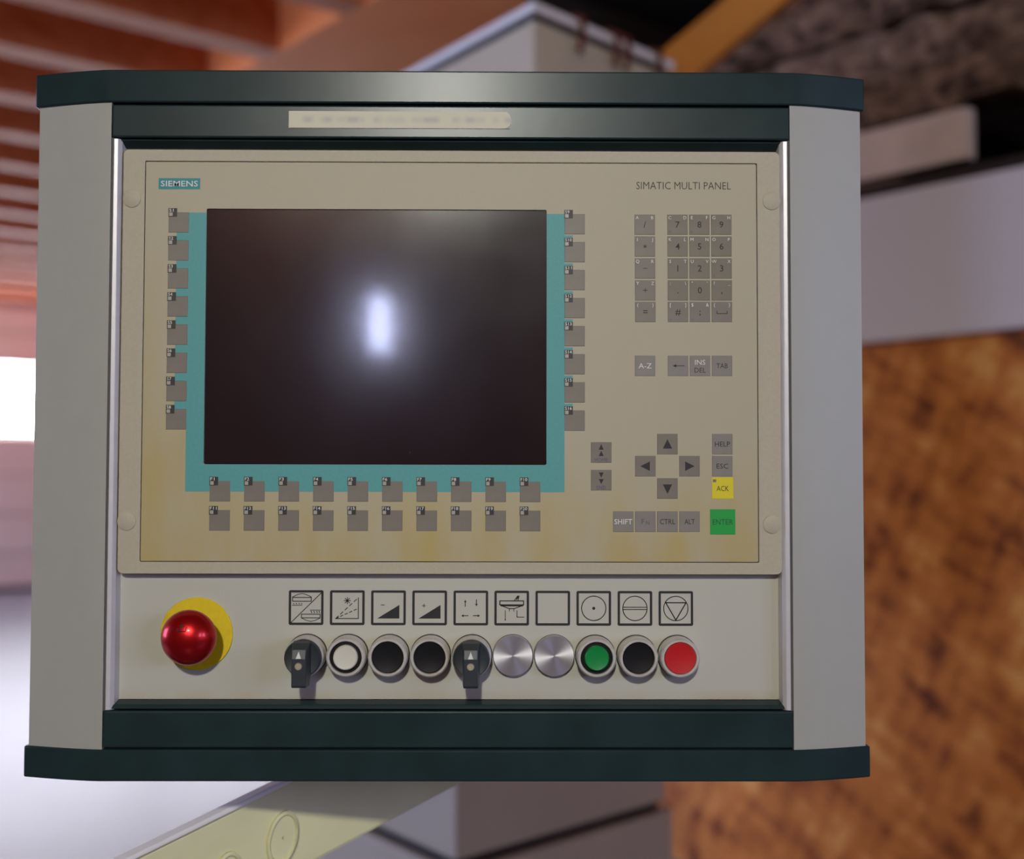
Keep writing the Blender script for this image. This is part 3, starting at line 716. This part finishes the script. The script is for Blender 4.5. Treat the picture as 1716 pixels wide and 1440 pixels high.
def blank(i, label):
    x, z = spot(i); t = empty('blanking_plug', (x, YP, z), label, 'plug', GR)
    MB().lathe([(.0149,0),(.0149,.0012),(.0146,.0014)], x, z, YP, 56).build('gasket', 'rubber', t, True)
    MB().lathe([(.0147,.001),(.0147,.0062),(.0141,.0070),(.001,.0070)], x, z, YP, 64).build('cap', M['brushed'], t, True)
def selector(i, label):
    x, z = spot(i); t = empty('selector_switch', (x, YP, z), label, 'switch', GR); metal_ring(t, x, z, .0165)
    MB().lathe([(.0128,.012),(.0132,.0175),(.0132,.0215),(.0124,.0228),(.0118,.0225)], x, z, YP, 56).build('knob_disc', 'knob', t, True)
    side = [(.0225,.0128),(.0300,.0118),(.0375,.0085),(.0392,.0020),(.0385,-.0172),(.0372,-.0185),(.0265,-.0185),(.0225,-.0125)]
    mb = MB(); w0, w1 = .0062, .0050
    n = len(side); vs = []
    for sg in (-1, 1):
        for h_, dz in side:
            f = (h_-.0225)/.0167; vs.append((x+sg*(w0+(w1-w0)*f), YP-h_, z+dz))
    fs = [tuple(range(n)), tuple(range(2*n-1, n-1, -1))]+[(a_,(a_+1)%n,n+(a_+1)%n,n+a_) for a_ in range(n)]
    hd = mb.add(vs, fs).build('handle', 'knob', t, bevel=.0006)
    hy = YP-.0398
    MB().add([(x-.0019,YP-.0396,z+.0022),(x+.0019,YP-.0396,z+.0022),(x,YP-.0388,z+.0072)], [(0,1,2)]).build('arrow_mark', 'white', hd)
    sc = MB().lathe([(.0026,.0375),(.0026,.0396),(.0022,.0402),(.0008,.0402),(.0007,.0396)], x, z-.0032, YP, 24).build('screw', 'brass', hd, True)
selector(0, 'black selector switch with white arrow at the left end of the row')
button(1, 'white', 'push button with white cap beside the left selector switch')
button(2, 'black', 'flat black push button below the wedge with the minus sign')
button(3, 'black', 'flat black push button below the wedge with the plus sign')
selector(4, 'black selector switch below the symbol with four arrows')
blank(5, 'brushed metal blanking plug below the sink-shaped disc symbol')
blank(6, 'brushed metal blanking plug below the empty symbol frame')
button(7, 'green', 'push button with green cap below the dotted circle symbol')
button(8, 'black', 'black push button between the green and the red button')
button(9, 'red', 'red push button at the right end of the row')
# emergency stop
ex, ez = U(330, 1062, PO)
es = empty('emergency_stop', (ex, YP, ez), 'red mushroom emergency stop button on a round yellow plate', 'emergency stop')
MB().lathe([(.0264,0),(.0264,.0013),(.0260,.0016)], ex, ez, YP, 72).build('yellow_plate', 'stopyellow', es, True)
MB().lathe([(.0145,.0012),(.0145,.013),(.0125,.015),(.0125,.024)], ex, ez, YP).build('stem', 'blackplastic', es, True)
prof = [(.0120,.0185),(.0185,.0195),(.0195,.0215)]
for k in range(0, 15):
    a_ = math.radians(90*k/14); prof.append((.0005+.0193*math.cos(a_), .0225+.0150*math.sin(a_)))
hd = MB().lathe(prof, ex, ez, YP, 64).build('mushroom_head', 'stopred', es, True)
def dome(dx, dz):
    r = min(math.hypot(dx, dz), .019); return Vector((ex+dx, YP-(.0229+.0150*math.sqrt(1-(r/.0193)**2)), ez+dz))
mb = MB(); kk = .00046
for ln in ([(-3.5,1.5),(-3.5,-3),(9,-3),(9,1)], [(2.5,-1),(2.5,6)], [(-.5,3.5),(2.5,6.2),(5.5,3.5)], [(9,1),(11,3)], [(-14,-2.5),(-11,1.5)]):
    for a_, b_ in zip(ln, ln[1:]):
        p = [dome(q[0]*kk-.0030, q[1]*kk+.0075) for q in (a_, b_)]
        mb.tube(p, .00034, 5)
mb.build('arrow_mark', 'ink', hd)

# ================================================================== UNSEEN TUBE LAMP ADDED TO LIGHT THE REAR WALL IN THE SCREEN REFLECTION
tl_ = empty('added_tube_lamp', H(-2.9, -2.6, ZC-.1), 'added tube lamp, out of view, lighting the wooden rear wall', 'lamp')
MB().ubox(-2.94, -2.86, -3.2, -2.0, ZC-.16, ZC-.10).build('added_lamp_body', 'frame', tl_, bevel=.004)
MB().tube([H(-2.9, -3.17, ZC-.20), H(-2.9, -2.03, ZC-.20)], .018, 12).build('tube', emis('added_tube_glow', (255,236,210), 60.0), tl_, True)
for vv in (-3.185, -2.015): MB().ubox(-2.925, -2.875, vv-.015, vv+.015, ZC-.225, ZC-.16).build('added_tube_holder', 'frame', tl_)
for vv in (-3.0, -2.2): MB().ubox(-2.905, -2.895, vv-.005, vv+.005, ZC-.10, ZC+.32).build('hanger_rod', 'frame', tl_)

# ================================================================== FLOOD LAMP ON THE CEILING
lp = Vector((-.22, -3.05, E+1.55)); tgt = Vector((-.04, D, E))
fl = empty('flood_lamp', lp, 'black flood lamp hanging from the joists behind the photographer', 'lamp')
fwd = (tgt-lp).normalized(); rt_ = fwd.cross(Vector((0,0,1))).normalized(); u_ = rt_.cross(fwd)
def lbox(mb, a0, a1, b0, b1, c0, c1):
    return mb.hexa([lp+rt_*a+u_*b+fwd*c for c in (c0, c1) for a, b in ((a0,b0),(a1,b0),(a1,b1),(a0,b1))])
lbox(MB(), -.12, .12, -.09, .09, -.06, -.006).build('lamp_housing', 'blackplastic', fl, bevel=.006)
lbox(MB(), -.10, .10, -.07, .07, -.005, -.001).build('lens', 'lens', fl)
MB().tube([lp-fwd*.04+Vector((0,0,.08)), Vector((lp.x, lp.y-.04, ZC+.3))], .012).build('hanger_rod', 'blackplastic', fl)
ld = bpy.data.lights.new('flood_light', 'AREA'); ld.shape = 'RECTANGLE'; ld.size = .20; ld.size_y = .14; ld.energy = LAMP_W; ld.spread = math.radians(90); ld.color = (1, .99, .90)
lo = bpy.data.objects.new('flood_light', ld); col.objects.link(lo); lo.parent = fl
lo.rotation_euler = (-fwd).to_track_quat('Z', 'Y').to_euler()
lo.location = fwd*.004
